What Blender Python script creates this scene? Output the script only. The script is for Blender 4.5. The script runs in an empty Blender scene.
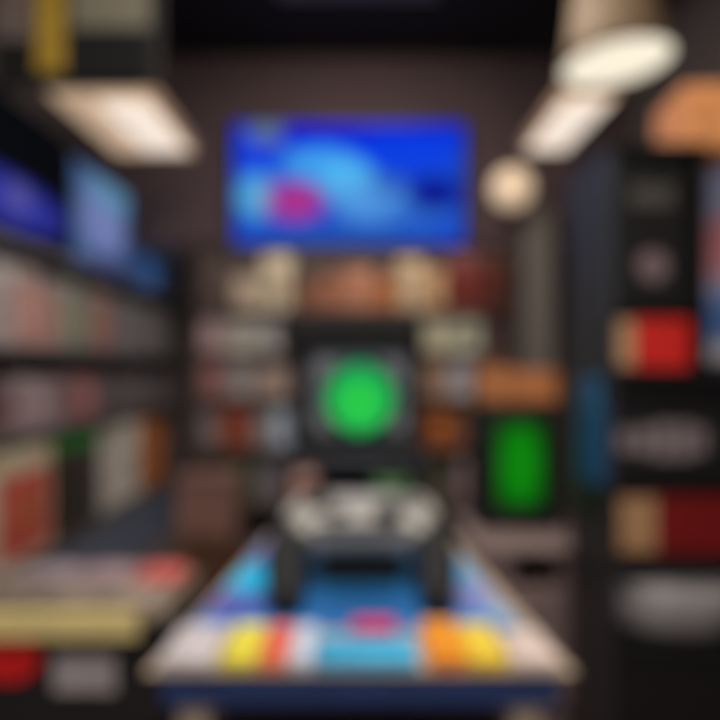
import bpy, bmesh, math, random
from mathutils import Vector, Matrix
random.seed(7)
S = bpy.context.scene
COL = S.collection
PI = math.pi
CZ = 1.5                                   # camera height

# ------------------------------------------------------------------ materials
def lin(c):
    return tuple(((v/255)/12.92 if v/255 <= .04045 else ((v/255+.055)/1.055)**2.4) for v in c)
MATS = {}
def mat(name, rgb, rough=.6, metal=0., emit=0., vary=.12, scale=14., coat=0.):
    """procedural material: base colour with a fine noise variation (surface grain)"""
    key = (name, tuple(rgb), rough, metal, emit)
    if key in MATS: return MATS[key]
    m = bpy.data.materials.new(name); m.use_nodes = True
    nt = m.node_tree; b = nt.nodes['Principled BSDF']
    c = lin(rgb)
    tc = nt.nodes.new('ShaderNodeTexCoord'); nz = nt.nodes.new('ShaderNodeTexNoise')
    nz.inputs['Scale'].default_value = scale; nz.inputs['Detail'].default_value = 3
    nt.links.new(tc.outputs['Object'], nz.inputs['Vector'])
    rp = nt.nodes.new('ShaderNodeValToRGB')
    rp.color_ramp.elements[0].position = .3; rp.color_ramp.elements[1].position = .7
    rp.color_ramp.elements[0].color = (*[v*(1-vary) for v in c], 1)
    rp.color_ramp.elements[1].color = (*[min(1, v*(1+vary)) for v in c], 1)
    nt.links.new(nz.outputs['Fac'], rp.inputs['Fac'])
    nt.links.new(rp.outputs['Color'], b.inputs['Base Color'])
    b.inputs['Roughness'].default_value = rough
    b.inputs['Metallic'].default_value = metal
    b.inputs['Coat Weight'].default_value = coat
    if emit:
        nt.links.new(rp.outputs['Color'], b.inputs['Emission Color'])
        b.inputs['Emission Strength'].default_value = emit
    MATS[key] = m
    return m

def print_mat(name, base, blobs, emit=0., rough=.5, axes=('X', 'Z')):
    """a printed or displayed picture: soft patches of colour in the object's own coordinates (metres).
    blobs: (cx, cy, rx, ry, rgb, amount)"""
    m = bpy.data.materials.new(name); m.use_nodes = True
    nt = m.node_tree; N = nt.nodes; L = nt.links; b = N['Principled BSDF']
    tc = N.new('ShaderNodeTexCoord'); sp = N.new('ShaderNodeSeparateXYZ')
    L.new(tc.outputs['Object'], sp.inputs[0])
    cur = N.new('ShaderNodeRGB'); cur.outputs[0].default_value = (*lin(base), 1); cur = cur.outputs[0]
    for cx, cy, rx, ry, rgb, amt in blobs:
        def term(ax, c, r):
            a = N.new('ShaderNodeMath'); a.operation = 'SUBTRACT'; L.new(sp.outputs[ax], a.inputs[0]); a.inputs[1].default_value = c
            d = N.new('ShaderNodeMath'); d.operation = 'DIVIDE'; L.new(a.outputs[0], d.inputs[0]); d.inputs[1].default_value = r
            p = N.new('ShaderNodeMath'); p.operation = 'POWER'; p.inputs[1].default_value = 2
            ab = N.new('ShaderNodeMath'); ab.operation = 'ABSOLUTE'; L.new(d.outputs[0], ab.inputs[0]); L.new(ab.outputs[0], p.inputs[0])
            return p.outputs[0]
        s = N.new('ShaderNodeMath'); s.operation = 'ADD'
        L.new(term(axes[0], cx, rx), s.inputs[0]); L.new(term(axes[1], cy, ry), s.inputs[1])
        mr = N.new('ShaderNodeMapRange'); mr.interpolation_type = 'SMOOTHSTEP'
        L.new(s.outputs[0], mr.inputs['Value'])
        mr.inputs['From Min'].default_value = .1; mr.inputs['From Max'].default_value = 1.3
        mr.inputs['To Min'].default_value = amt; mr.inputs['To Max'].default_value = 0
        mx = N.new('ShaderNodeMix'); mx.data_type = 'RGBA'
        L.new(mr.outputs['Result'], mx.inputs['Factor']); L.new(cur, mx.inputs['A'])
        mx.inputs['B'].default_value = (*lin(rgb), 1)
        cur = mx.outputs['Result']
    if emit:
        b.inputs['Base Color'].default_value = (.001, .001, .001, 1)
        L.new(cur, b.inputs['Emission Color']); b.inputs['Emission Strength'].default_value = emit
        b.inputs['Specular IOR Level'].default_value = 0
    else:
        L.new(cur, b.inputs['Base Color'])
    b.inputs['Roughness'].default_value = rough
    return m

# ------------------------------------------------------------------ geometry helpers
def link(name, bm, m, parent=None, smooth=False):
    me = bpy.data.meshes.new(name)
    bmesh.ops.recalc_face_normals(bm, faces=bm.faces)
    bm.to_mesh(me); bm.free()
    if smooth:
        for p in me.polygons: p.use_smooth = True
    me.materials.append(m)
    o = bpy.data.objects.new(name, me); COL.objects.link(o)
    if parent: o.parent = parent
    return o
def box_bm(x0, x1, y0, y1, z0, z1, bev=0., bm=None):
    b2 = bmesh.new()
    bmesh.ops.create_cube(b2, size=1)
    for v in b2.verts:
        v.co = Vector(((x0+x1)/2 + v.co.x*(x1-x0), (y0+y1)/2 + v.co.y*(y1-y0), (z0+z1)/2 + v.co.z*(z1-z0)))
    if bev > 0:
        bev = min(bev, .45*min(abs(x1-x0), abs(y1-y0), abs(z1-z0)))
        bmesh.ops.bevel(b2, geom=list(b2.edges), offset=bev, segments=2, profile=.5, affect='EDGES')
    if bm is None: return b2
    me = bpy.data.meshes.new('tmp'); b2.to_mesh(me); b2.free(); bm.from_mesh(me); bpy.data.meshes.remove(me)
    return bm
def box(name, x0, x1, y0, y1, z0, z1, m, parent=None, bev=.003):
    return link(name, box_bm(x0, x1, y0, y1, z0, z1, bev), m, parent)
def lathe_bm(profile, n=40, M=None, sx=1, sy=1):
    """profile: list of (r, z); closed at r=0 ends"""
    bm = bmesh.new(); rings = []
    for r, z in profile:
        if r < 1e-6: rings.append([bm.verts.new((0, 0, z))])
        else: rings.append([bm.verts.new((r*sx*math.cos(2*PI*i/n), r*sy*math.sin(2*PI*i/n), z)) for i in range(n)])
    for a, b in zip(rings, rings[1:]):
        if len(a) == 1 and len(b) == 1: continue
        for i in range(n):
            j = (i+1) % n
            if len(a) == 1: bm.faces.new((a[0], b[i], b[j]))
            elif len(b) == 1: bm.faces.new((a[i], a[j], b[0]))
            else: bm.faces.new((a[i], a[j], b[j], b[i]))
    if M is not None: bmesh.ops.transform(bm, matrix=M, verts=bm.verts)
    return bm
def rod_bm(p, q, r, n=12):
    p, q = Vector(p), Vector(q); d = q-p
    M = Matrix.Translation(p) @ d.to_track_quat('Z', 'Y').to_matrix().to_4x4()
    return lathe_bm([(0, 0), (r, 0), (r, d.length), (0, d.length)], n, M)
def prism_bm(pts, z0, z1, M=None, bev=0.):
    bm = bmesh.new()
    f = bm.faces.new([bm.verts.new((x, y, z0)) for x, y in pts])
    r = bmesh.ops.extrude_face_region(bm, geom=[f])
    for v in r['geom']:
        if isinstance(v, bmesh.types.BMVert): v.co.z = z1
    if bev: bmesh.ops.bevel(bm, geom=list(bm.edges), offset=bev, segments=2, profile=.5, affect='EDGES')
    if M is not None: bmesh.ops.transform(bm, matrix=M, verts=bm.verts)
    return bm

def tag(o, label=None, cat=None, group=None, kind=None):
    if label: o['label'] = label
    if cat: o['category'] = cat
    if group: o['group'] = group
    if kind: o['kind'] = kind
    return o
def thing(name, label, cat, loc=(0, 0, 0), rz=0., group=None):
    o = bpy.data.objects.new(name, None); COL.objects.link(o)
    o.empty_display_size = .05
    o.location = loc; o.rotation_euler = (0, 0, rz)
    return tag(o, label, cat, group)
def structure(o, label, cat='room'):
    return tag(o, label, cat, kind='structure')
def at(x, y, Y):
    return (x-360)/600*Y, CZ-(y-365)/600*Y

# ------------------------------------------------------------------ the room
CEIL = 3.82
XL, XR, YB = -2.12, 1.98, 5.66
carpet = mat('carpet', (104, 88, 88), .95, vary=.3, scale=60)
blackpaint = mat('black_ceiling_paint', (22, 19, 19), .95)
wallm = mat('wall_paint', (96, 84, 82), .85)
bulk = mat('bulkhead_paint', (80, 62, 64), .85)
structure(box('floor', XL-.1, XR+.1, -1.5, YB+.1, -.08, 0, carpet, bev=0), 'dusky rose brown carpet floor of the shop', 'floor')
structure(box('ceiling', XL-.1, XR+.1, -1.5, YB+.1, CEIL, CEIL+.08, blackpaint, bev=0), 'black painted shop ceiling', 'ceiling')
structure(box('wall_left', XL-.1, XL, -1.5, YB+.1, 0, CEIL, wallm, bev=0), 'dim brown side wall behind the long shelving', 'wall')
structure(box('wall_right', XR, XR+.1, -1.5, YB+.1, 0, CEIL, wallm, bev=0), 'dim brown side wall behind the black tower', 'wall')
structure(box('wall_back', XL, XR, YB, YB+.1, 0, CEIL, wallm, bev=0), 'dim brown end wall behind the box shelves', 'wall')
structure(box('trim_1', XL, XR, 4.5, 4.62, 2.40, CEIL, bulk, bev=.004), 'dusky brown bulkhead spanning the shop above the television', 'bulkhead')
structure(box('trim_2', 1.19, 1.40, 4.33, 4.495, 0, 2.66, mat('pale_plaster', (114, 106, 100), .8), bev=.004), 'pale grey column at the end of the shop beside the lamps', 'column')
structure(box('baseboard_back', XL, XR, YB-.02, YB, 0, .1, blackpaint, bev=.003), 'black skirting board along the end wall', 'baseboard')

# ------------------------------------------------------------------ product box builder
CARDS = {}
def game_box(name, label, cat, loc, size, body, face, band=None, mark=None, rz=0., group=None, lean=0., marktype='disc', rough=.45):
    """a carton standing on its base; local front is -Y; parts: carton, cover_panel, title_band, emblem"""
    w, d, h = size
    t = thing(name, label, cat, loc, rz, group)
    if lean: t.rotation_euler.x = lean
    e = .04 if w > .5 and h > .5 else min(.012, w*.06)
    box('carton', -w/2, w/2, -d/2, d/2, 0, h, mat('carton_print', body, rough), t, bev=min(.004, d*.2))
    if face:
        top = h-e-(h*.16 if band else 0)
        box('cover_panel', -w/2+e, w/2-e, -d/2-.0025, -d/2, e, top, mat('cover_print', face, rough, vary=.3, scale=9), t, bev=.0008)
        if band:
            box('title_band', -w/2+e, w/2-e, -d/2-.003, -d/2, top+.004, h-e, mat('band_print', band, rough), t, bev=.0008)
        if mark:
            r = min(w, h)*.22; cz = (e+top)/2
            if marktype == 'disc':
                bm = lathe_bm([(0, 0), (r, 0), (r*.96, .004), (0, .004)], 24, Matrix.Translation((0, -d/2-.0025, cz)) @ Matrix.Rotation(PI/2, 4, 'X'))
            else:
                bm = box_bm(-w*.3, w*.3, -d/2-.006, -d/2-.0025, cz-h*.13, cz+h*.13, .001)
            link('emblem', bm, mat('emblem_print', mark, rough), t)
    return t
ORD = 'first second third fourth fifth sixth seventh eighth ninth tenth eleventh twelfth thirteenth fourteenth fifteenth sixteenth'.split()

# ------------------------------------------------------------------ long wall shelving (left)
FX = -1.70
blackmetal = mat('black_shelf_metal', (24, 22, 23), .5, .2)
slate = mat('slate_kick_panel', (122, 132, 154), .5)
rail = mat('price_rail', (120, 116, 116), .4)
t = thing('game_shelving', 'long black wall shelving with rows of game boxes under glowing blue signs', 'shelving', (XL, 3.9, 0))
def lb(name, x0, x1, y0, y1, z0, z1, m, bev=.003):   # world coordinates -> child of t
    o = box(name, x0-XL, x1-XL, y0-3.9, y1-3.9, z0, z1, m, t, bev); return o
Y0, Y1 = 2.35, 5.60
lb('back_panel', XL+.005, XL+.03, Y0, Y1, 0, 2.14, blackmetal)
for z in (.50, 1.17, 1.60, 2.12):
    lb('shelf_board', XL+.03, FX, Y0, Y1, z-.03, z, blackmetal)
    lb('price_rail', FX, FX+.012, Y0+.01, Y1-.01, z-.036, z+.004, rail, .002)
for y in (Y0, 3.43, 4.51, Y1-.02):
    lb('upright', XL+.03, XL+.07, y-.02, y+.02, 0, 2.14, blackmetal)
lb('kick_panel', FX-.04, FX-.015, Y0, Y1, 0, .47, slate)

def shelf_row(z, specs, d, cat, rowname, group, h, start):
    y = start
    for i, (w, body, face, band, mark, cname, hh) in enumerate(specs):
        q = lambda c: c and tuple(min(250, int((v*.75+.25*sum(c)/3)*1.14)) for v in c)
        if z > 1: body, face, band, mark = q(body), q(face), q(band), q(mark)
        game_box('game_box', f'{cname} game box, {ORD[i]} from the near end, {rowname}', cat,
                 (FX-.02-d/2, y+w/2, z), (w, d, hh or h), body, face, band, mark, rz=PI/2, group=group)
        y += w+.012
G = lambda *a: a
# upper row under the signs
A = [(.20, (160,150,146), (164,146,142), (184,176,174), (150,120,116), 'mushroom grey', .40),
     (.20, (164,116,106), (190,128,116), (168,156,150), (210,160,140), 'salmon pink', .40),
     (.20, (150,112,104), (176,122,112), (150,140,136), None, 'brick pink', .37),
     (.20, (124,122,110), (136,136,118), (150,150,140), (170,160,120), 'olive grey', .39),
     (.20, (110,116,104), (120,126,108), (130,130,122), None, 'moss grey', .36),
     (.20, (150,104,96), (168,100,92), (140,130,126), (200,150,130), 'faded red', .39),
     (.20, (128,104,100), (140,100,94), (126,120,118), None, 'rust brown', .37),
     (.20, (110,112,120), (120,124,134), (130,132,140), (90,96,116), 'blue grey', .38),
     (.20, (96,98,106), (110,112,120), None, None, 'dark steel', .36),
     (.20, (104,98,98), (118,108,106), (130,122,120), None, 'ash brown', .38),
     (.20, (92,90,96), (100,98,106), None, (130,120,120), 'charcoal', .35),
     (.20, (120,114,114), (128,122,122), None, None, 'stone grey', .37),
     (.16, (110,100,100), (120,108,108), None, None, 'mink brown', .36)]
shelf_row(1.60, A, .22, 'game box', 'top shelf of the long wall shelving', 'boxes on the top shelf of the long wall shelving', .38, 2.80)
B = [(.17, (96,72,72), (112,70,70), (110,96,96), None, 'maroon', .26),
     (.17, (140,120,122), (156,128,130), (150,140,142), None, 'pinkish grey', .27),
     (.17, (150,128,130), (160,134,138), None, (180,150,150), 'light mauve', .26),
     (.17, (130,110,112), (140,116,118), (130,120,120), None, 'grey mauve', .25),
     (.17, (120,78,80), (150,84,86), (130,110,110), None, 'dull crimson', .27),
     (.17, (150,92,94), (176,100,102), None, (200,140,140), 'rose red', .26),
     (.17, (108,84,86), (124,90,92), (120,110,110), None, 'wine brown', .25),
     (.17, (84,82,86), (96,92,98), None, None, 'gunmetal', .26),
     (.17, (76,74,78), (88,84,90), (110,106,110), None, 'graphite', .25),
     (.17, (96,88,88), (110,98,98), None, (130,120,116), 'taupe', .26),
     (.17, (84,82,90), (100,98,108), (110,108,116), None, 'slate violet', .26),
     (.17, (80,76,78), (92,86,88), None, None, 'soot grey', .25),
     (.17, (88,82,86), (98,92,96), None, None, 'smoky grey', .26),
     (.17, (104,96,98), (114,104,106), None, None, 'dove grey', .25)]
shelf_row(1.17, B, .16, 'game box', 'middle shelf of the long wall shelving', 'boxes on the middle shelf of the long wall shelving', .26, 2.79)
C = [(.53, (214, 198, 168), (210, 88, 80), (214, 198, 168), (206, 112, 76), 'cream-edged red', .58),
     (.30, (50,78,48), (64,50,46), (40,130,50), None, 'dark green-topped', .60),
     (.30, (60,60,56), (76,74,70), (50,140,56), None, 'grey green-topped', .58),
     (.34, (214,206,198), (228,218,210), (190,180,170), None, 'off-white', .56),
     (.34, (226,216,206), (238,228,218), None, (200,190,180), 'bright white', .57),
     (.30, (186,110,56), (214,126,62), None, None, 'orange-brown', .56),
     (.30, (186,114,60), (206,124,66), (120,80,50), (190,130,80), 'amber', .55),
     (.22, (92,84,92), (104,94,104), None, None, 'dusky violet', .54)]
shelf_row(.50, C, .26, 'game box', 'lowest shelf of the long wall shelving', 'boxes on the lowest shelf of the long wall shelving', .56, 2.82)

# glowing signs standing on the shelving
def lightbox(label, y0, y1, z0, z1, m, depth=.16):
    w = y1-y0
    t = thing('lightbox_sign', label, 'sign', (FX-.04-depth/2, (y0+y1)/2, z0), PI/2, 'backlit signs on the long wall shelving')
    h = z1-z0
    box('housing', -w/2, w/2, -depth/2, depth/2, 0, h, blackmetal, t, .006)
    box('sign_face', -w/2+.015, w/2-.015, -depth/2-.006, -depth/2, .015, h-.015, m, t, .002)
ZS = 2.12
lightbox('near black glowing sign with an indigo lower band', 2.4, 3.60, ZS, 2.84,
         print_mat('indigo_sign', (9, 10, 14), [(.0, .20, .62, .15, (46, 50, 150), 1.), (.05, .23, .14, .09, (100, 96, 160), .6)], emit=1., rough=.3))
lightbox('middle pale blue and lavender glowing sign', 3.62, 4.74, ZS, 2.78,
         print_mat('pale_blue_sign', (62, 88, 130), [(-.1, .34, .40, .32, (112, 124, 176), 1.), (.0, .56, .42, .14, (90, 140, 172), .8), (.1, .03, .6, .14, (44, 56, 100), .95), (.42, .3, .2, .4, (40, 58, 92), .8)], emit=1., rough=.3))
lightbox('far navy glowing sign with a blue lower band', 4.76, 5.58, ZS, 2.72,
         print_mat('navy_sign', (28, 31, 42), [(-.3, .12, .34, .16, (44, 78, 130), 1.), (-.1, .48, .5, .14, (40, 70, 100), .8)], emit=1., rough=.3))

# ------------------------------------------------------------------ hanging banner (top left)
t = thing('hanging_banner', 'hanging banner of grey, yellow and black panels below the ceiling', 'banner', (-1.24, 2.62, 2.72))
box('board', -.36, .36, 0, .03, 0, .82, mat('banner_board', (30, 27, 26), .9), t, .004)
box('grey_panel', -.355, -.185, -.006, 0, .20, .815, mat('banner_taupe', (112, 98, 92), .6), t, .001)
box('dark_panel', -.355, -.185, -.006, 0, .01, .195, mat('banner_black', (7, 7, 8), .95), t, .001)
box('yellow_strip', -.17, -.05, -.010, 0, .06, .815, mat('banner_yellow', (172, 138, 40), .6), t, .001)
box('pale_panel', -.02, .32, -.006, 0, .25, .815, mat('banner_pale', (120, 114, 98), .6), t, .001)
box('dark_panel', -.02, .32, -.006, 0, .01, .245, mat('banner_black', (7, 7, 8), .95), t, .001)
for x in (-.28, .28):
    link('cord', rod_bm((x, .015, .82), (x, .015, CEIL-2.72), .005), blackmetal, t)

# ------------------------------------------------------------------ lamps
glow = mat('lamp_diffuser', (255, 246, 222), .4, emit=.9, vary=.02)
glow_white = mat('lamp_diffuser_white', (250, 236, 220), .4, emit=.9, vary=.02)
board_glow = mat('lit_board_glow', (206, 176, 144), .5, emit=.85, vary=.03)  # beige board given its own glow in place of light falling on it
tan = mat('lamp_shade_tan', (166, 138, 110), .6)
def trough(label, x0, x1, y0, y1, z, panels, tilt=0.):
    cx, cy = (x0+x1)/2, (y0+y1)/2
    t = thing('linear_ceiling_light', label, 'light', (cx, cy, z))
    box('housing', x0-cx, x1-cx, y0-cy, y1-cy, .012, .09, tan, t, .006)
    box('glowing_board', x0-cx+.01, x1-cx-.01, y0-cy+.01, y1-cy-.01, 0, .012, board_glow, t, .002)  # board underside glows to look lit, it is no lamp
    for a, b, c, d, m in panels:
        box('light_panel', a-cx, b-cx, c-cy, d-cy, -.02, 0, m, t, .004)
    for x in (-.08, .08):
        for y in (-(y1-y0)*.4, (y1-y0)*.4):
            link('suspension_cable', rod_bm((x, y, .09), (x, y, CEIL-z), .004), blackmetal, t)
trough('suspended lamp strip nearest the pale column', 1.07, 1.35, 3.12, 3.95, 2.9,
       [(1.09, 1.32, 3.17, 3.86, glow_white)])
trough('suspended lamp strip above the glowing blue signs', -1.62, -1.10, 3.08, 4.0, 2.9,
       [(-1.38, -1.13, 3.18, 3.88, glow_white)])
t = thing('globe_lamp', 'round cream globe lamp hanging before the pale column', 'light', (1.075, 4.25, 2.58))
link('globe', lathe_bm([(0, .025)] + [(.145*math.sin(a), .17-.145*math.cos(a)) for a in [PI*i/16 for i in range(1, 16)]] + [(0, .315)], 32),
     mat('globe_glass', (206, 180, 150), .4, emit=.8, vary=.02), t, True)
link('cord', rod_bm((0, 0, .315), (0, 0, CEIL-2.58), .006), blackmetal, t)
# pendant
t = thing('pendant_lamp', 'large tan pendant lamp with a glowing round diffuser', 'light', (1.195, 2.8, 2.90))
t.rotation_euler = (0, math.radians(-3), 0); t.scale = (.85, .85, 1)
link('lamp_shade', lathe_bm([(.285, .0), (.30, .0), (.255, .12), (.185, .5), (.14, .68), (0, .70), (0, .68), (.12, .66), (.17, .5), (.24, .12), (.285, 0)], 48), mat('pendant_tan', (126, 104, 80), .6), t, True)
link('diffuser', lathe_bm([(0, -.015), (.2, -.012), (.278, .008), (.278, .02), (0, .02)], 48), glow, t, True)
link('cord', rod_bm((0, 0, .70), (.0, 0, .80), .008), blackmetal, t)

# cassette unit in the ceiling
t = thing('air_conditioner', 'violet grey air conditioning cassette hanging under the ceiling', 'air conditioner', (0, 2.22, 3.035))
box('housing', -.35, .33, -.35, .35, .03, .30, mat('cassette_shell', (128, 122, 140), .5), t, .01)
box('grille', -.22, .20, -.24, .24, .0, .03, mat('cassette_grille', (100, 94, 112), .5), t, .006)
for x in (-.28, .26):
    link('hanger', rod_bm((x, 0, .30), (x, 0, CEIL-3.035), .008), blackmetal, t)

# ------------------------------------------------------------------ television
TY = 4.40
tx, tz = at(349, 184, TY)
W, H = 230/600*TY, 120/600*TY
t = thing('television', 'wide wall television showing a bright blue game scene', 'television', (tx, TY, tz-H/2))
box('bezel', -W/2-.02, W/2+.02, 0, .06, -.02, H+.02, mat('tv_bezel', (20, 20, 24), .35), t, .01)
scr = print_mat('tv_picture', (26, 74, 196), [
    (.0, H*.98, 1.1, .22, (4, 4, 214), 1.), (.42, H*.78, .5, .20, (8, 62, 228), .9),
    (-W*.40, H*.72, .2, .24, (20, 60, 224), .8), (-W*.36, H*.94, .17, .12, (96, 120, 140), .85),
    (-W*.40, H*.40, .17, .2, (84, 176, 216), .9), (-W*.12, H*.66, .34, .17, (64, 160, 240), .95), (.0, H*.52, .25, .17, (84, 190, 244), .9),
    (.16, H*.36, .34, .2, (84, 156, 226), .85), (W*.30, H*.26, .3, .12, (50, 110, 200), .7),
    (W*.37, H*.42, .24, .15, (10, 16, 140), .95), (W*.16, H*.50, .12, .10, (40, 80, 170), .7),
    (-.05, H*.04, .7, .12, (36, 86, 180), .8),
    (-W*.24, H*.36, .26, .17, (164, 50, 146), .95), (-W*.22, H*.35, .11, .08, (190, 44, 110), .7)], emit=1.0, rough=.4)
box('screen', -W/2, W/2, -.006, 0, 0, H, scr, t, .001)
box('wall_bracket', -.2, .2, .06, .10, H*.3, H*.7, blackmetal, t, .004)

# ------------------------------------------------------------------ shelving on the end wall
BY = 5.20
t = thing('box_shelving', 'black open shelving full of boxes against the end wall', 'shelving', (-.04, YB, 0))
for z in (.30, .78, 1.22, 1.62, 1.98):
    box('shelf_board', -1.38, 1.36, -.45, -.03, z-.025, z, mat('shelf_taupe', (112, 98, 92), .6), t, .003)
box('back_panel', -1.38, 1.36, -.03, -.004, 0, 2.55, mat('shelf_back', (120, 104, 98), .7), t, .003)
for x in (-1.40, 1.34):
    box('side_panel', x, x+.02, -.45, -.004, 0, 2.55, mat('shelf_taupe', (112, 98, 92), .6), t, .003)
box('base_panel', -1.37, 1.35, -.44, -.42, 0, .274, blackmetal, t, .003)
def back(x0, x1, ytop, zb, col, label, face=None, band=None, mark=None, rowg='', d=.22, rz=0, Y=BY+.06):
    X0 = (x0-360)/600*Y; X1 = (x1-360)/600*Y
    h = CZ-(ytop-365)/600*Y-zb
    f = 1.12 if zb > 1.9 else 1.42  # lower shelves get paler print in place of the light they lack
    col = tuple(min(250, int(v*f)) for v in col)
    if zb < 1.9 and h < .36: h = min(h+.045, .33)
    game_box('merchandise_box', label, 'box', ((X0+X1)/2, Y+d/2+.02, zb), ((X1-X0)-.012, d, h), col, face or tuple(min(255, int(v*1.08)) for v in col), band, mark, rz, rowg)
g = 'boxes on the end wall top shelf'
S1, S2, S3, S4, S5 = 1.98, 1.62, 1.22, .78, .30
back(199, 232, 262, S1, (92, 76, 70), 'dark brown box at the outer end of the top end-wall shelf', None, None, None, g)
back(232, 262, 276, S1, (190, 168, 146), 'low beige box beside the dark brown one, top end-wall shelf', None, None, None, g)
back(262, 292, 254, S1, (200, 178, 150), 'tall beige box on the top shelf below the television corner', None, None, (170, 150, 130), g)
back(294, 318, 282, S1, (130, 84, 64), 'small russet box beside the tall beige box, top shelf', None, None, None, g)
back(318, 344, 270, S1, (160, 104, 78), 'copper brown box below the television with a dark band', None, (80, 50, 44), None, g)
back(344, 374, 268, S1, (186, 126, 98), 'salmon tan box at the middle below the television', None, None, (206, 150, 120), g)
back(374, 398, 276, S1, (176, 110, 66), 'orange brown box beside the salmon tan box', None, None, None, g)
back(398, 424, 258, S1, (214, 172, 140), 'light peach box, tallest pale one below the television', None, None, None, g)
back(424, 446, 268, S1, (206, 156, 116), 'apricot box between the peach box and the dark red box', None, None, None, g)
back(448, 482, 250, S1, (128, 46, 36), 'dark red box on the top end-wall shelf', (140, 48, 36), (110, 60, 70), None, g)
back(482, 508, 256, S1, (96, 44, 32), 'deep brown box at the inner column end of the top shelf', None, None, None, g)
g = 'boxes on the end wall second shelf'
back(199, 226, 322, S2, (140, 118, 118), 'pinkish grey box at the outer end of the second shelf', None, None, None, g)
back(228, 254, 324, S2, (150, 146, 134), 'pale sage box beside the pinkish grey box', None, None, (180, 180, 170), g)
back(255, 280, 322, S2, (132, 128, 126), 'medium grey box nearest the kiosk on the second shelf', None, None, None, g)
back(300, 420, 316, S2, (110, 84, 70), 'wide brown box behind the kiosk header', None, None, None, g)
back(424, 450, 318, S2, (168, 158, 130), 'olive beige box on the second shelf past the kiosk', None, None, None, g)
back(451, 482, 320, S2, (180, 166, 138), 'light khaki box, second shelf past the kiosk', None, None, (150, 140, 120), g)
back(484, 508, 324, S2, (60, 44, 42), 'blackish brown box at the column end of the second shelf', None, None, None, g)
g = 'boxes on the end wall third shelf'
back(199, 224, 358, S3, (112, 78, 76), 'dull maroon box at the outer end of the third shelf', None, None, None, g)
back(226, 252, 356, S3, (116, 110, 108), 'smoke grey box with a pale disc on the third shelf', None, None, (150, 144, 140), g)
back(254, 290, 356, S3, (122, 106, 98), 'brownish grey box nearest the kiosk on the third shelf', None, (90, 84, 84), None, g)
back(424, 448, 358, S3, (120, 96, 80), 'cocoa box just past the kiosk on the third shelf', None, None, None, g)
back(449, 474, 360, S3, (134, 132, 138), 'cool grey box on the third shelf past the kiosk', None, None, (160, 160, 168), g)
back(476, 508, 360, S3, (128, 90, 66), 'umber box at the column end of the third shelf', None, None, None, g)
g = 'boxes on the end wall fourth shelf'
back(199, 218, 408, S4, (96, 88, 88), 'dark grey box at the outer end of the fourth shelf', None, None, None, g)
back(219, 250, 410, S4, (150, 74, 54), 'brick red box on the fourth shelf', (156, 74, 52), None, None, g)
back(252, 270, 412, S4, (104, 98, 98), 'narrow grey box beside the brick red box', None, None, None, g)
back(271, 302, 410, S4, (130, 140, 158), 'pale steel blue box beside the kiosk on the fourth shelf', None, None, (170, 180, 196), g)
back(418, 462, 408, S4, (186, 106, 50), 'bright orange box with a round mark on the fourth shelf', (150, 84, 44), None, (220, 120, 50), g)
back(464, 508, 412, S4, (110, 88, 88), 'mauve brown box at the column end of the fourth shelf', None, None, None, g)
g = 'boxes on the end wall fifth shelf'
back(222, 252, 462, S5, (66, 72, 54), 'dark green box on the lowest end-wall shelf', None, (70, 110, 60), None, g)
back(254, 284, 466, S5, (90, 86, 90), 'grey box on the lowest end-wall shelf', None, None, None, g)
back(424, 456, 464, S5, (70, 64, 56), 'dark khaki box on the lowest end-wall shelf past the kiosk', None, (56, 90, 50), None, g)
back(458, 500, 460, S5, (128, 108, 112), 'pinkish mauve box on the lowest end-wall shelf', None, None, None, g)

# cartons stacked on the floor
game_box('cardboard_carton', 'dark brown cardboard carton on the carpet, bottom of two', 'carton', (-1.0, 4.0, 0), (.40, .34, .40), (104, 72, 54), (96, 66, 48), None, None, .08, 'stacked cartons on the carpet')
game_box('cardboard_carton', 'rosy brown carton stacked on the dark brown carton', 'carton', (-.99, 4.0, .40), (.38, .32, .38), (148, 112, 104), (140, 104, 94), (120, 86, 76), None, .03, 'stacked cartons on the carpet')

# ------------------------------------------------------------------ game kiosk
KY = 3.2
kblack = mat('kiosk_black', (16, 16, 20), .5)
knavy = mat('kiosk_navy', (32, 34, 48), .35)
t = thing('game_kiosk', 'black game kiosk with a glowing green disc on its panel', 'kiosk', (-.02, KY+.22, 0))
box('base', -.40, .40, -.20, .24, 0, .08, kblack, t, .01)
box('cabinet', -.36, .36, -.16, .22, .08, .92, kblack, t, .012)
box('control_deck', -.38, .38, -.22, .12, .92, 1.02, knavy, t, .02)
bm = prism_bm([(-.22, 1.02), (-.10, 1.02), (-.02, 1.60), (-.14, 1.60)], -.36, .36, Matrix(((0, 0, 1, 0), (1, 0, 0, 0), (0, 1, 0, 0), (0, 0, 0, 1))))
box('screen_housing', -.36, .36, -.16, .16, 1.02, 1.60, kblack, t, .012); bm.free()
box('header', -.37, .35, -.26, .18, 1.60, 1.775, mat('kiosk_header_black', (9, 9, 10), .7), t, .014)
box('face_panel', -.235, .27, -.172, -.16, 1.12, 1.565, mat('kiosk_grey', (150, 152, 160), .4), t, .006)
cz = CZ-(398-365)/600*KY
link('emblem_ring', lathe_bm([(0, 0), (.222, 0), (.215, .02), (.183, .02), (.183, .012), (0, .012)], 48, Matrix.Translation((.02, -.172, cz)) @ Matrix.Rotation(PI/2, 4, 'X')), mat('ring_teal', (52, 110, 104), .35, .4), t, True)
gd = print_mat('emblem_glow', (26, 160, 90), [(.02, cz-.03, .17, .17, (44, 206, 76), 1.)], emit=.95, rough=.3)
link('emblem', lathe_bm([(0, .012), (.182, .012), (.17, .03), (.12, .04), (.05, .045), (0, .046)], 48, Matrix.Translation((.02, -.172, cz)) @ Matrix.Rotation(PI/2, 4, 'X')), gd, t, True)
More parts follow.
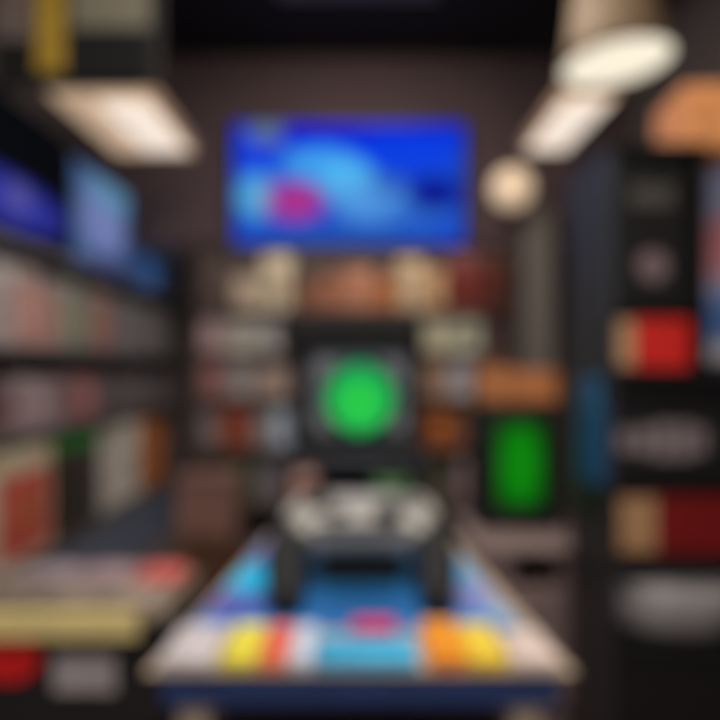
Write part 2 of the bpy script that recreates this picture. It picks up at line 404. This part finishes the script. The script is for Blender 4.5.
for x in (-.2, .2):
    link('joystick', lathe_bm([(0, 1.02), (.03, 1.02), (.03, 1.03), (.008, 1.035), (.008, 1.09), (.022, 1.10), (.024, 1.12), (.014, 1.138), (0, 1.14)], 20, Matrix.Translation((x, -.19+.0, 0))), blackmetal, t, True)

# ------------------------------------------------------------------ plinth with green-screen console
pl = mat('plinth_laminate', (140, 118, 116), .6)
t = thing('display_plinth', 'rose grey plinth with a dark cubbyhole below the green screen unit', 'plinth', (.74, 2.74, 0))
box('cabinet', -.25, .27, -.24, .28, .04, .56, pl, t, .02)
box('plinth_top', -.27, .29, -.27, .30, .715, .75, mat('plinth_top_laminate', (150, 128, 126), .5), t, .012)
box('side_panel', -.25, -.10, -.24, .28, .56, .715, pl, t, .008)
box('side_panel', .10, .27, -.24, .28, .56, .715, pl, t, .008)
box('cubby_back', -.10, .10, -.02, .0, .56, .715, mat('cubby_dark', (34, 26, 24), .8), t, .002)
box('kick_plate', -.23, .25, -.21, .26, 0, .04, blackpaint, t, .003)
t = thing('console_unit', 'black upright console unit with a green lit screen', 'console', (.725, 2.86, .75))
box('case', -.19, .19, -.14, .14, .02, .575, mat('console_black', (13, 15, 13), .6), t, .012)
box('screen', -.112, .108, -.152, -.14, .115, .49, print_mat('green_screen', (8, 92, 10), [(0, .3, .10, .2, (18, 150, 20), 1.)], emit=.75, rough=.3), t, .004)
for x in (-.15, .15):
    box('foot', x-.03, x+.03, -.12, .12, 0, .02, blackmetal, t, .004)
game_box('gift_box', 'orange tan box lying on top of the green screen unit', 'box', (.73, 2.86, 1.325), (.36, .22, .15), (196, 122, 74), (206, 130, 78), None, None, 0)

# ------------------------------------------------------------------ black display tower (right)
twr = mat('tower_black', (13, 12, 13), .5)
slatepanel = mat('tower_slate', (46, 48, 53), .6)
t = thing('display_cabinet', 'black open display cabinet holding the wide red box', 'cabinet', (.83, 2.0, 0))
Wc = .60
for z in (.557, .85, 1.12, 1.44):
    box('shelf_board', .02, Wc-.02, 0, .36, z-.022, z, twr, t, .003)
box('side_panel', 0, .02, 0, .38, 0, 1.456, mat('tower_side', (48, 44, 48), .5), t, .003)
box('side_panel', Wc-.02, Wc, 0, .38, 0, 1.456, twr, t, .003)
box('back_panel', .02, Wc-.02, .36, .38, 0, 1.456, twr, t, .003)
box('top_board', -.0, Wc, -.0, .38, 1.457, 1.475, twr, t, .003)
box('kick_panel', .02, Wc-.02, .02, .04, 0, .535, twr, t, .003)
t = thing('upper_rack', 'narrow black rack with slate side on top of the display cabinet', 'rack', (.83, 2.0, 1.475))
box('side_panel', 0, .02, 0, .38, 0, .745, slatepanel, t, .003)
box('side_panel', .31, .33, 0, .38, 0, .745, twr, t, .003)
box('back_panel', .02, .31, .36, .38, 0, .745, twr, t, .003)
box('shelf_board', .02, .31, 0, .36, .215, .235, twr, t, .003)
box('top_board', 0, .33, 0, .38, .745, .765, twr, t, .003)

g = 'boxes in the black display tower'
bk = (9, 8, 9)
game_box('headset_box', 'black box with a pale rose disc, lower of two black ones', 'box', (.98, 2.10, 1.712), (.25, .18, .235), bk, (12, 11, 12), None, (120, 100, 104), 0, g)
game_box('headset_box', 'black box with a faint grey bar, topmost in the tower', 'box', (.98, 2.10, 1.949), (.24, .17, .235), bk, (12, 11, 11), None, (74, 70, 66), 0, g, marktype='bar')
# red box with cream panel
def red_box(label, X0, X1, zb, h, cream, red, Y=2.02):
    w = X1-X0; d = .22
    t = thing('console_box', label, 'box', ((X0+X1)/2, Y+d/2, zb), 0, g)
    box('carton', -w/2, w/2, -d/2, d/2, 0, h, mat('carton_print', (50, 14, 12), .45), t, .004)
    s = -w/2+w*.25
    box('cream_panel', -w/2+.012, s, -d/2-.003, -d/2, .02, h-.02, mat('cream_print', cream, .45), t, .001)
    box('red_panel', s+.004, w/2-.012, -d/2-.003, -d/2, .015, h-.015, mat('red_print', red, .45), t, .001)
    return t
red_box('small red box with a cream panel, under the black boxes', .855, 1.12, 1.475, .195, (190, 150, 110), (214, 34, 26))
red_box('wide red box with a cream panel on the cabinet shelf', .86, 1.40, .85, .225, (190, 146, 104), (124, 8, 8))
# black box with grey lettering-like bars
t = thing('speaker_box', 'wide black box with a row of grey marks', 'box', (1.085, 2.13, 1.12), 0, g)
box('carton', -.225, .225, -.11, .11, 0, .27, mat('carton_print', bk, .45), t, .004)
for i, (x, w, h) in enumerate(((-.195, .05, .08), (-.13, .055, .09), (-.062, .06, .12), (.005, .055, .12), (.062, .04, .09))):
    box('grey_mark', x-w/2, x+w/2, -.114, -.11, .125-h/2, .125+h/2, mat('grey_print', (134, 120, 124), .5), t, .001)
# grey tub
t = thing('storage_tub', 'grey oval tub on the lowest cabinet shelf', 'tub', (1.131, 2.18, .557))
link('bowl', lathe_bm([(0, 0), (.19, 0), (.235, .03), (.262, .12), (.268, .2), (.255, .2), (.245, .12), (.215, .04), (.18, .015), (0, .015)], 56, None, 1, .58), mat('tub_grey', (178, 172, 172), .4, .1), t, True)
link('rim', lathe_bm([(.268, .195), (.276, .2), (.276, .212), (.255, .212), (.255, .2), (.268, .195)], 56, None, 1, .58), mat('tub_rim', (170, 166, 168), .3, .4), t, True)
# blue holder on the tower's side
t = thing('leaflet_holder', 'blue leaflet holder fixed to the side of the display cabinet', 'holder', (.83, 2.12, 1.10))
box('pocket', -.052, -.001, -.11, .03, 0, .26, mat('holder_blue', (24, 78, 118), .4), t, .004)
box('leaflet', -.05, -.012, -.10, .02, .26, .36, mat('leaflet_blue', (30, 90, 130), .5), t, .002)
# carton on the rack
game_box('cardboard_carton', 'orange tan cardboard carton on top of the narrow rack', 'carton', (1.25, 2.19, 2.24), (.24, .26, .23), (214, 142, 84), (220, 148, 90), None, None, -.1)
# poster on the side wall
t = thing('wall_poster', 'pale blue framed poster with pink and white patches on the side wall', 'poster', (XR, 3.2, 1.5), -PI/2)
box('frame', -.55, .55, -.03, 0, 0, 1.28, mat('poster_frame', (70, 74, 90), .5), t, .004)
box('print', -.53, .53, -.034, -.03, .02, 1.26, print_mat('poster_print', (150, 160, 190), [(.0, .64, .6, .2, (200, 120, 120), .9), (0, .22, .6, .18, (60, 110, 180), .9), (0, .05, .6, .10, (200, 200, 205), .9)], rough=.5), t, .001)

# ------------------------------------------------------------------ demo table
TZ = .85
fy, by = 1.27, 2.62
fw, bw = .442, .30
wood = mat('table_wood', (190, 170, 146), .5, scale=22)
navy = mat('table_apron', (34, 58, 108), .5)
brown = mat('table_shelf', (96, 72, 62), .6)
t = thing('demo_table', 'tapered pale wood demo table with a dark blue apron', 'table', (0, 1.9, 0))
link('tabletop', prism_bm([(-fw-.015, fy-1.9-.002), (fw+.015, fy-1.9-.002), (bw+.015, by-1.9), (-bw-.015, by-1.9)], TZ-.005, TZ, None, .001), wood, t)
link('apron', prism_bm([(-fw+.02, fy-1.9+.002), (fw-.02, fy-1.9+.002), (bw-.02, by-1.9-.02), (-bw+.02, by-1.9-.02)], TZ-.075, TZ-.005, None, .003), navy, t)
for sx in (-1, 1):
    for (w_, y_) in ((fw-.085, fy+.05), (bw-.03, by-.06)):
        cx = sx*w_-(.0 if sx < 0 else .0)
        link('leg', box_bm(cx-.035, cx+.035, y_-1.9-.035, y_-1.9+.035, 0, TZ-.075, .006), wood, t)
link('lower_shelf', prism_bm([(-fw+.075, fy-1.9+.04), (fw-.075, fy-1.9+.04), (bw-.075, by-1.9-.05), (-bw+.075, by-1.9-.05)], .62, .65, None, .003), brown, t)

matm = print_mat('play_mat_print', (44, 128, 206), [
    (-.36, -.26, .14, .12, (92, 84, 176), 1.), (-.33, -.08, .17, .14, (14, 196, 250), 1.), (-.27, .2, .09, .20, (140, 134, 214), 1.),
    (.31, .0, .11, .22, (100, 176, 226), 1.), (.31, -.22, .10, .10, (150, 140, 206), .9), (.40, -.32, .09, .12, (150, 184, 214), .9),
    (.0, .0, .20, .30, (4, 86, 122), 1.), (.25, .28, .08, .18, (120, 170, 220), .8), (.0, -.30, .2, .12, (18, 84, 150), .8)], axes=('X', 'Y'))
my0, my1 = fy+.20, by-.03
def halfw(y): return fw+(bw-fw)*(y-fy)/(by-fy)
o = link('play_mat', prism_bm([(-halfw(my0)+.004, my0-1.9), (halfw(my0)-.025, my0-1.9), (halfw(my1)-.02, my1-1.9), (-halfw(my1)+.004, my1-1.9)], 0, .006), matm)
o.location = (0, 1.9, TZ+.0005)
tag(o, 'blue printed play mat with cyan and lavender patches on the table', 'mat')

# cases lying along the front of the table
def flat(name, label, x0, x1, y0, y1, h, body, face, z=TZ+.0005, rz=0., mark=None):
    cx, cy = (x0+x1)/2, (y0+y1)/2; w, d = x1-x0, y1-y0
    t = thing(name, label, 'game case', (cx, cy, z), rz, 'game cases along the table front')
    box('case', -w/2, w/2, -d/2, d/2, 0, h, mat('case_plastic', body, .4), t, .004)
    box('cover_sheet', -w/2+.006, w/2-.006, -d/2+.006, d/2-.006, h, h+.0015, mat('cover_print', face, .4, vary=.2), t, .0005)
    if mark:
        r = min(w, d)*.28
        link('emblem', lathe_bm([(0, h+.0015), (r, h+.0015), (r, h+.003), (0, h+.003)], 24), mat('emblem_print', mark, .4), t)
    return t
y0, y1 = fy+.002, fy+.185
flat('game_case', 'grey white game case at the coral end of the table front', -.432, -.310, y0, y1, .022, (196, 186, 186), (206, 198, 202))
flat('game_case', 'lemon yellow narrow case beside the grey white one', -.302, -.222, y0, y1, .024, (226, 206, 60), (236, 222, 70))
flat('game_case', 'coral red narrow case beside the lemon yellow one', -.218, -.158, y0, y1, .024, (236, 130, 70), (232, 104, 84))
flat('game_case', 'pale lilac narrow case between coral and cyan', -.154, -.102, y0, y1, .022, (200, 206, 226), (206, 214, 232))
flat('game_case', 'wide cyan game case at the middle of the table front', -.098, .125, y0, y1-.06, .022, (56, 164, 206), (72, 176, 220))
flat('game_case', 'small hot pink case behind the wide cyan one', -.02, .085, y1-.055, y1+.008, .034, (206, 40, 90), (226, 50, 104))
flat('game_case', 'orange case beside the wide cyan one', .145, .228, y0, y1+.01, .030, (240, 140, 30), (250, 154, 30))
flat('game_case', 'golden yellow case beside the orange one', .232, .315, y0, y1, .026, (246, 200, 50), (250, 212, 66))
flat('game_case', 'cream white case at the plinth end of the table front', .325, .425, y0, y1-.03, .022, (214, 196, 184), (224, 204, 196))
# upright cases behind the controller
game_box('upright_case', 'green upright game case behind the giant controller', 'game case', (.13, 2.5, TZ+.0066), (.15, .05, .17), (64, 110, 50), (84, 130, 62), (120, 150, 100), None, -.1)
game_box('upright_case', 'orange brown upright case at the table back corner', 'game case', (-.235, 2.52, TZ+.0066), (.10, .05, .20), (176, 106, 70), (186, 110, 72), (200, 180, 170), None, .12)

# giant controller
def pad_outline():
    half = [(0, .20), (.10, .205), (.19, .20), (.235, .175), (.262, .12), (.27, .04), (.262, -.04), (.235, -.085), (.18, -.075), (.11, -.062), (.05, -.060), (0, -.060)]
    L = half + [(-x, y) for x, y in half[-2:0:-1]]
    return L
def inflate(pts, T, n=9, flat_=.55):
    """rounded slab from a 2-D outline: rings shrink inward towards top and bottom"""
    bm = bmesh.new(); rings = []
    N = len(pts); P = [Vector((p[0], p[1])) for p in pts]
    # smooth outline (Chaikin)
    for _ in range(2):
        Q = []
        for i in range(len(P)):
            a, b = P[i], P[(i+1) % len(P)]
            Q += [a*.75+b*.25, a*.25+b*.75]
        P = Q
    N = len(P)
    ar = sum(P[i].x*P[(i+1) % N].y-P[(i+1) % N].x*P[i].y for i in range(N))
    nor = []
    for i in range(N):
        d = (P[(i+1) % N]-P[i-1]).normalized()
        nn = Vector((-d.y, d.x))
        nor.append(nn if ar > 0 else -nn)
    for k in range(n):
        a = -PI/2+PI*k/(n-1)
        inset = T*flat_*(1-math.cos(a)); z = T*math.sin(a)
        rings.append([bm.verts.new((*(P[i]+nor[i]*inset), z)) for i in range(N)])
    for a, b in zip(rings, rings[1:]):
        for i in range(N):
            j = (i+1) % N
            bm.faces.new((a[i], a[j], b[j], b[i]))
    f1 = bm.faces.new(rings[0][::-1]); f2 = bm.faces.new(rings[-1])
    bmesh.ops.triangulate(bm, faces=[f1, f2])
    return bm
shell = mat('controller_shell', (160, 157, 151), .45, coat=.2)
gripm = mat('controller_grip', (12, 12, 15), .6)
t = thing('giant_controller', 'oversized grey game controller with black grips on the play mat', 'controller', (.004, 1.79, TZ+.152))
t.rotation_euler = (math.radians(15), 0, 0); t.scale = (.9, .9, .9)
link('body', inflate(pad_outline(), .055), shell, t, True)
def chain_bm(pts):
    """tapering tube with rounded ends through (x, y, z, r)"""
    bm = bmesh.new(); rings = []; n = 24
    # densify
    dense = []
    for a, b in zip(pts, pts[1:]):
        for k in range(4):
            s = k/4; dense.append([a[i]*(1-s)+b[i]*s for i in range(4)])
    dense.append(list(pts[-1]))
    V = [Vector(p[:3]) for p in dense]
    for i, p in enumerate(dense):
        d = (V[min(i+1, len(V)-1)]-V[max(i-1, 0)]).normalized()
        q = d.to_track_quat('Z', 'Y')
        rings.append([bm.verts.new(V[i]+q @ Vector((p[3]*math.cos(2*PI*j/n), p[3]*math.sin(2*PI*j/n), 0))) for j in range(n)])
    for a, b in zip(rings, rings[1:]):
        for i in range(n):
            j = (i+1) % n; bm.faces.new((a[i], a[j], b[j], b[i]))
    bm.faces.new(rings[0][::-1]); bm.faces.new(rings[-1])
    return bm
for s in (-1, 1):
    link('grip', chain_bm([(s*.205, .06, -.01, .055), (s*.225, -.02, -.012, .07), (s*.235, -.12, -.02, .069), (s*.226, -.22, -.032, .061), (s*.212, -.31, -.04, .048), (s*.204, -.335, -.044, .016)]), gripm, t, True)
    link('bumper', box_bm(min(s*.07, s*.22), max(s*.07, s*.22), .175, .225, -.01, .03, .012), gripm, t, True)
Z = .055
def stick(x, y):
    st = link('thumbstick', lathe_bm([(0, Z-.004), (.046, Z-.004), (.046, Z+.004), (.03, Z+.006), (.02, Z+.02), (0, Z+.02)], 32, Matrix.Translation((x, y, 0))), gripm, t, True)
    link('stick_cap', lathe_bm([(0, Z+.016), (.03, Z+.018), (.036, Z+.026), (.034, Z+.034), (.02, Z+.031), (0, Z+.03)], 32, Matrix.Translation((x, y, 0))), mat('stick_rubber', (34, 34, 38), .7), st, True)
stick(-.15, .10); stick(.085, .005)
bm = box_bm(-.085-.04, -.085+.04, .005-.013, .005+.013, Z-.004, Z+.012, .003); box_bm(-.085-.013, -.085+.013, .005-.04, .005+.04, Z-.004, Z+.0125, .003, bm)
link('direction_pad', bm, gripm, t)
for dx, dy in ((0, .038), (0, -.038), (.038, 0), (-.038, 0)):
    link('face_button', lathe_bm([(0, Z-.004), (.016, Z-.004), (.016, Z+.010), (.010, Z+.014), (0, Z+.015)], 20, Matrix.Translation((.155+dx, .10+dy, 0))), mat('button_dark', (44, 44, 50), .4), t, True)
link('home_button', lathe_bm([(0, Z-.004), (.024, Z-.004), (.022, Z+.006), (0, Z+.008)], 28, Matrix.Translation((0, .135, 0))), mat('home_silver', (190, 190, 196), .3, .5), t, True)
link('lower_plate', prism_bm([(-.16, -.005-.055), (.16, -.005-.055), (.13, .04-.04), (-.13, .04-.04)], Z-.02, Z+.0012-.004), mat('plate_dark', (50, 48, 48), .5), t)
t2 = thing('controller_stand', 'black wedge stand holding up the giant controller', 'stand', (.004, 1.83, TZ+.0066))
link('wedge', prism_bm([(-.06, 0), (.12, 0), (.12, .10), (-.06, .058)], -.12, .12, Matrix(((0, 0, 1, 0), (1, 0, 0, 0), (0, 1, 0, 0), (0, 0, 0, 1))), .004), blackmetal, t2)

# ------------------------------------------------------------------ bargain counter (bottom left)
BX1, BY0, BY1 = -.515, 1.58, 1.90
t = thing('bargain_counter', 'low black counter with a yellow edge strip', 'counter', (-1.05, BY0, 0))
box('cabinet', -.46, BX1+1.05-.01, .02, BY1-BY0, .03, .82, mat('counter_black', (30, 26, 28), .5), t, .006)
box('countertop', -.48, BX1+1.05, 0, BY1-BY0+.01, .82, .85, mat('counter_top', (150, 136, 120), .5), t, .004)
box('edge_strip', -.48, BX1+1.05-.065, -.02, 0, .785, .855, mat('edge_yellow', (236, 214, 146), .5), t, .003)
link('red_roundel', lathe_bm([(0, 0), (.085, 0), (.082, .008), (0, .008)], 40, Matrix.Translation((.115, .02, .722)) @ Matrix.Rotation(PI/2, 4, 'X'), 1, .78), mat('roundel_red', (246, 34, 30), .4), t)
box('grey_plate', .235, .40, .012, .02, .63, .73, mat('plate_grey', (182, 172, 172), .5), t, .003)
box('kick_plate', -.44, BX1+1.05-.03, .05, BY1-BY0-.02, 0, .03, blackpaint, t, .002)
g = 'cases lying on the bargain counter'
def pile(label, X, Y, w, d, h, col, rz=0., z=.851):
    t = thing('discount_case', label, 'game case', (X, Y, z), rz, g)
    box('case', -w/2, w/2, -d/2, d/2, 0, h, mat('case_plastic', col, .45), t, .003)
    box('cover_sheet', -w/2+.006, w/2-.006, -d/2+.006, d/2-.006, h, h+.0015, mat('cover_print', tuple(min(255, v+8) for v in col), .45, vary=.25), t, .0005)
pile('coral red case at the open corner of the yellow-edged counter', -.595, 1.81, .13, .13, .03, (204, 96, 90))
pile('mauve grey case beside the coral one on the counter', -.75, 1.81, .15, .13, .03, (158, 134, 140))
pile('lilac grey case behind the yellow edge, third from the aisle', -.915, 1.81, .15, .13, .03, (150, 134, 142))
pile('taupe case at the wall end of the counter back row', -1.08, 1.81, .15, .13, .025, (124, 110, 104))
pile('pale taupe case near the yellow edge by the aisle', -.62, 1.665, .15, .14, .02, (150, 134, 122))
pile('warm grey case near the yellow edge, second from the aisle', -.785, 1.665, .15, .14, .02, (138, 124, 112))
pile('dim brown case near the yellow edge, third from the aisle', -.95, 1.665, .15, .14, .02, (118, 104, 92))

# ------------------------------------------------------------------ light
def area(name, loc, size, power, col, rot=(0, 0, 0), sy=None):
    l = bpy.data.lights.new(name, 'AREA'); l.energy = power; l.color = col
    l.size = size
    if sy: l.shape = 'RECTANGLE'; l.size_y = sy
    o = bpy.data.objects.new(name, l); COL.objects.link(o); o.location = loc; o.rotation_euler = rot
    return o
warm = (1., .93, .84)
area('unseen_ceiling_fill', (0, .3, 3.75), 1.4, 90, warm)  # unseen fills added overhead to brighten the room, no fixtures modelled
area('unseen_ceiling_fill', (0, 2.1, 3.78), 1.0, 34, warm)
area('unseen_ceiling_fill', (0, 3.2, 3.78), 1.0, 40, warm, (math.radians(15), 0, 0))
area('unseen_shelf_fill', (-.05, 4.72, 2.66), 2.6, 8, warm, (math.radians(50), 0, 0), .12)  # hidden fill added behind the bulkhead to brighten the end shelves
w = bpy.data.worlds.new('ambient_fill'); S.world = w; w.use_nodes = True  # even ambient fill added through the open room end, no window there
w.node_tree.nodes['Background'].inputs[0].default_value = (.85, .84, .86, 1)
w.node_tree.nodes['Background'].inputs[1].default_value = .46

# ------------------------------------------------------------------ camera: focused close, so the shop is out of focus
cd = bpy.data.cameras.new('camera'); cam = bpy.data.objects.new('camera', cd); COL.objects.link(cam)
cam.location = (0, 0, CZ); cam.rotation_euler = (PI/2, 0, 0)
cd.sensor_width = 36; cd.lens = 30; cd.shift_y = 5/720; cd.clip_start = .02
cd.dof.use_dof = True; cd.dof.focus_distance = .15; cd.dof.aperture_fstop = 3.5; cd.dof.aperture_blades = 0
S.camera = cam
S.view_settings.view_transform = 'Standard'; S.view_settings.look = 'None'
S.view_settings.exposure = 0; S.view_settings.gamma = 1; S.view_settings.use_curve_mapping = False
S.cycles.use_denoising = True
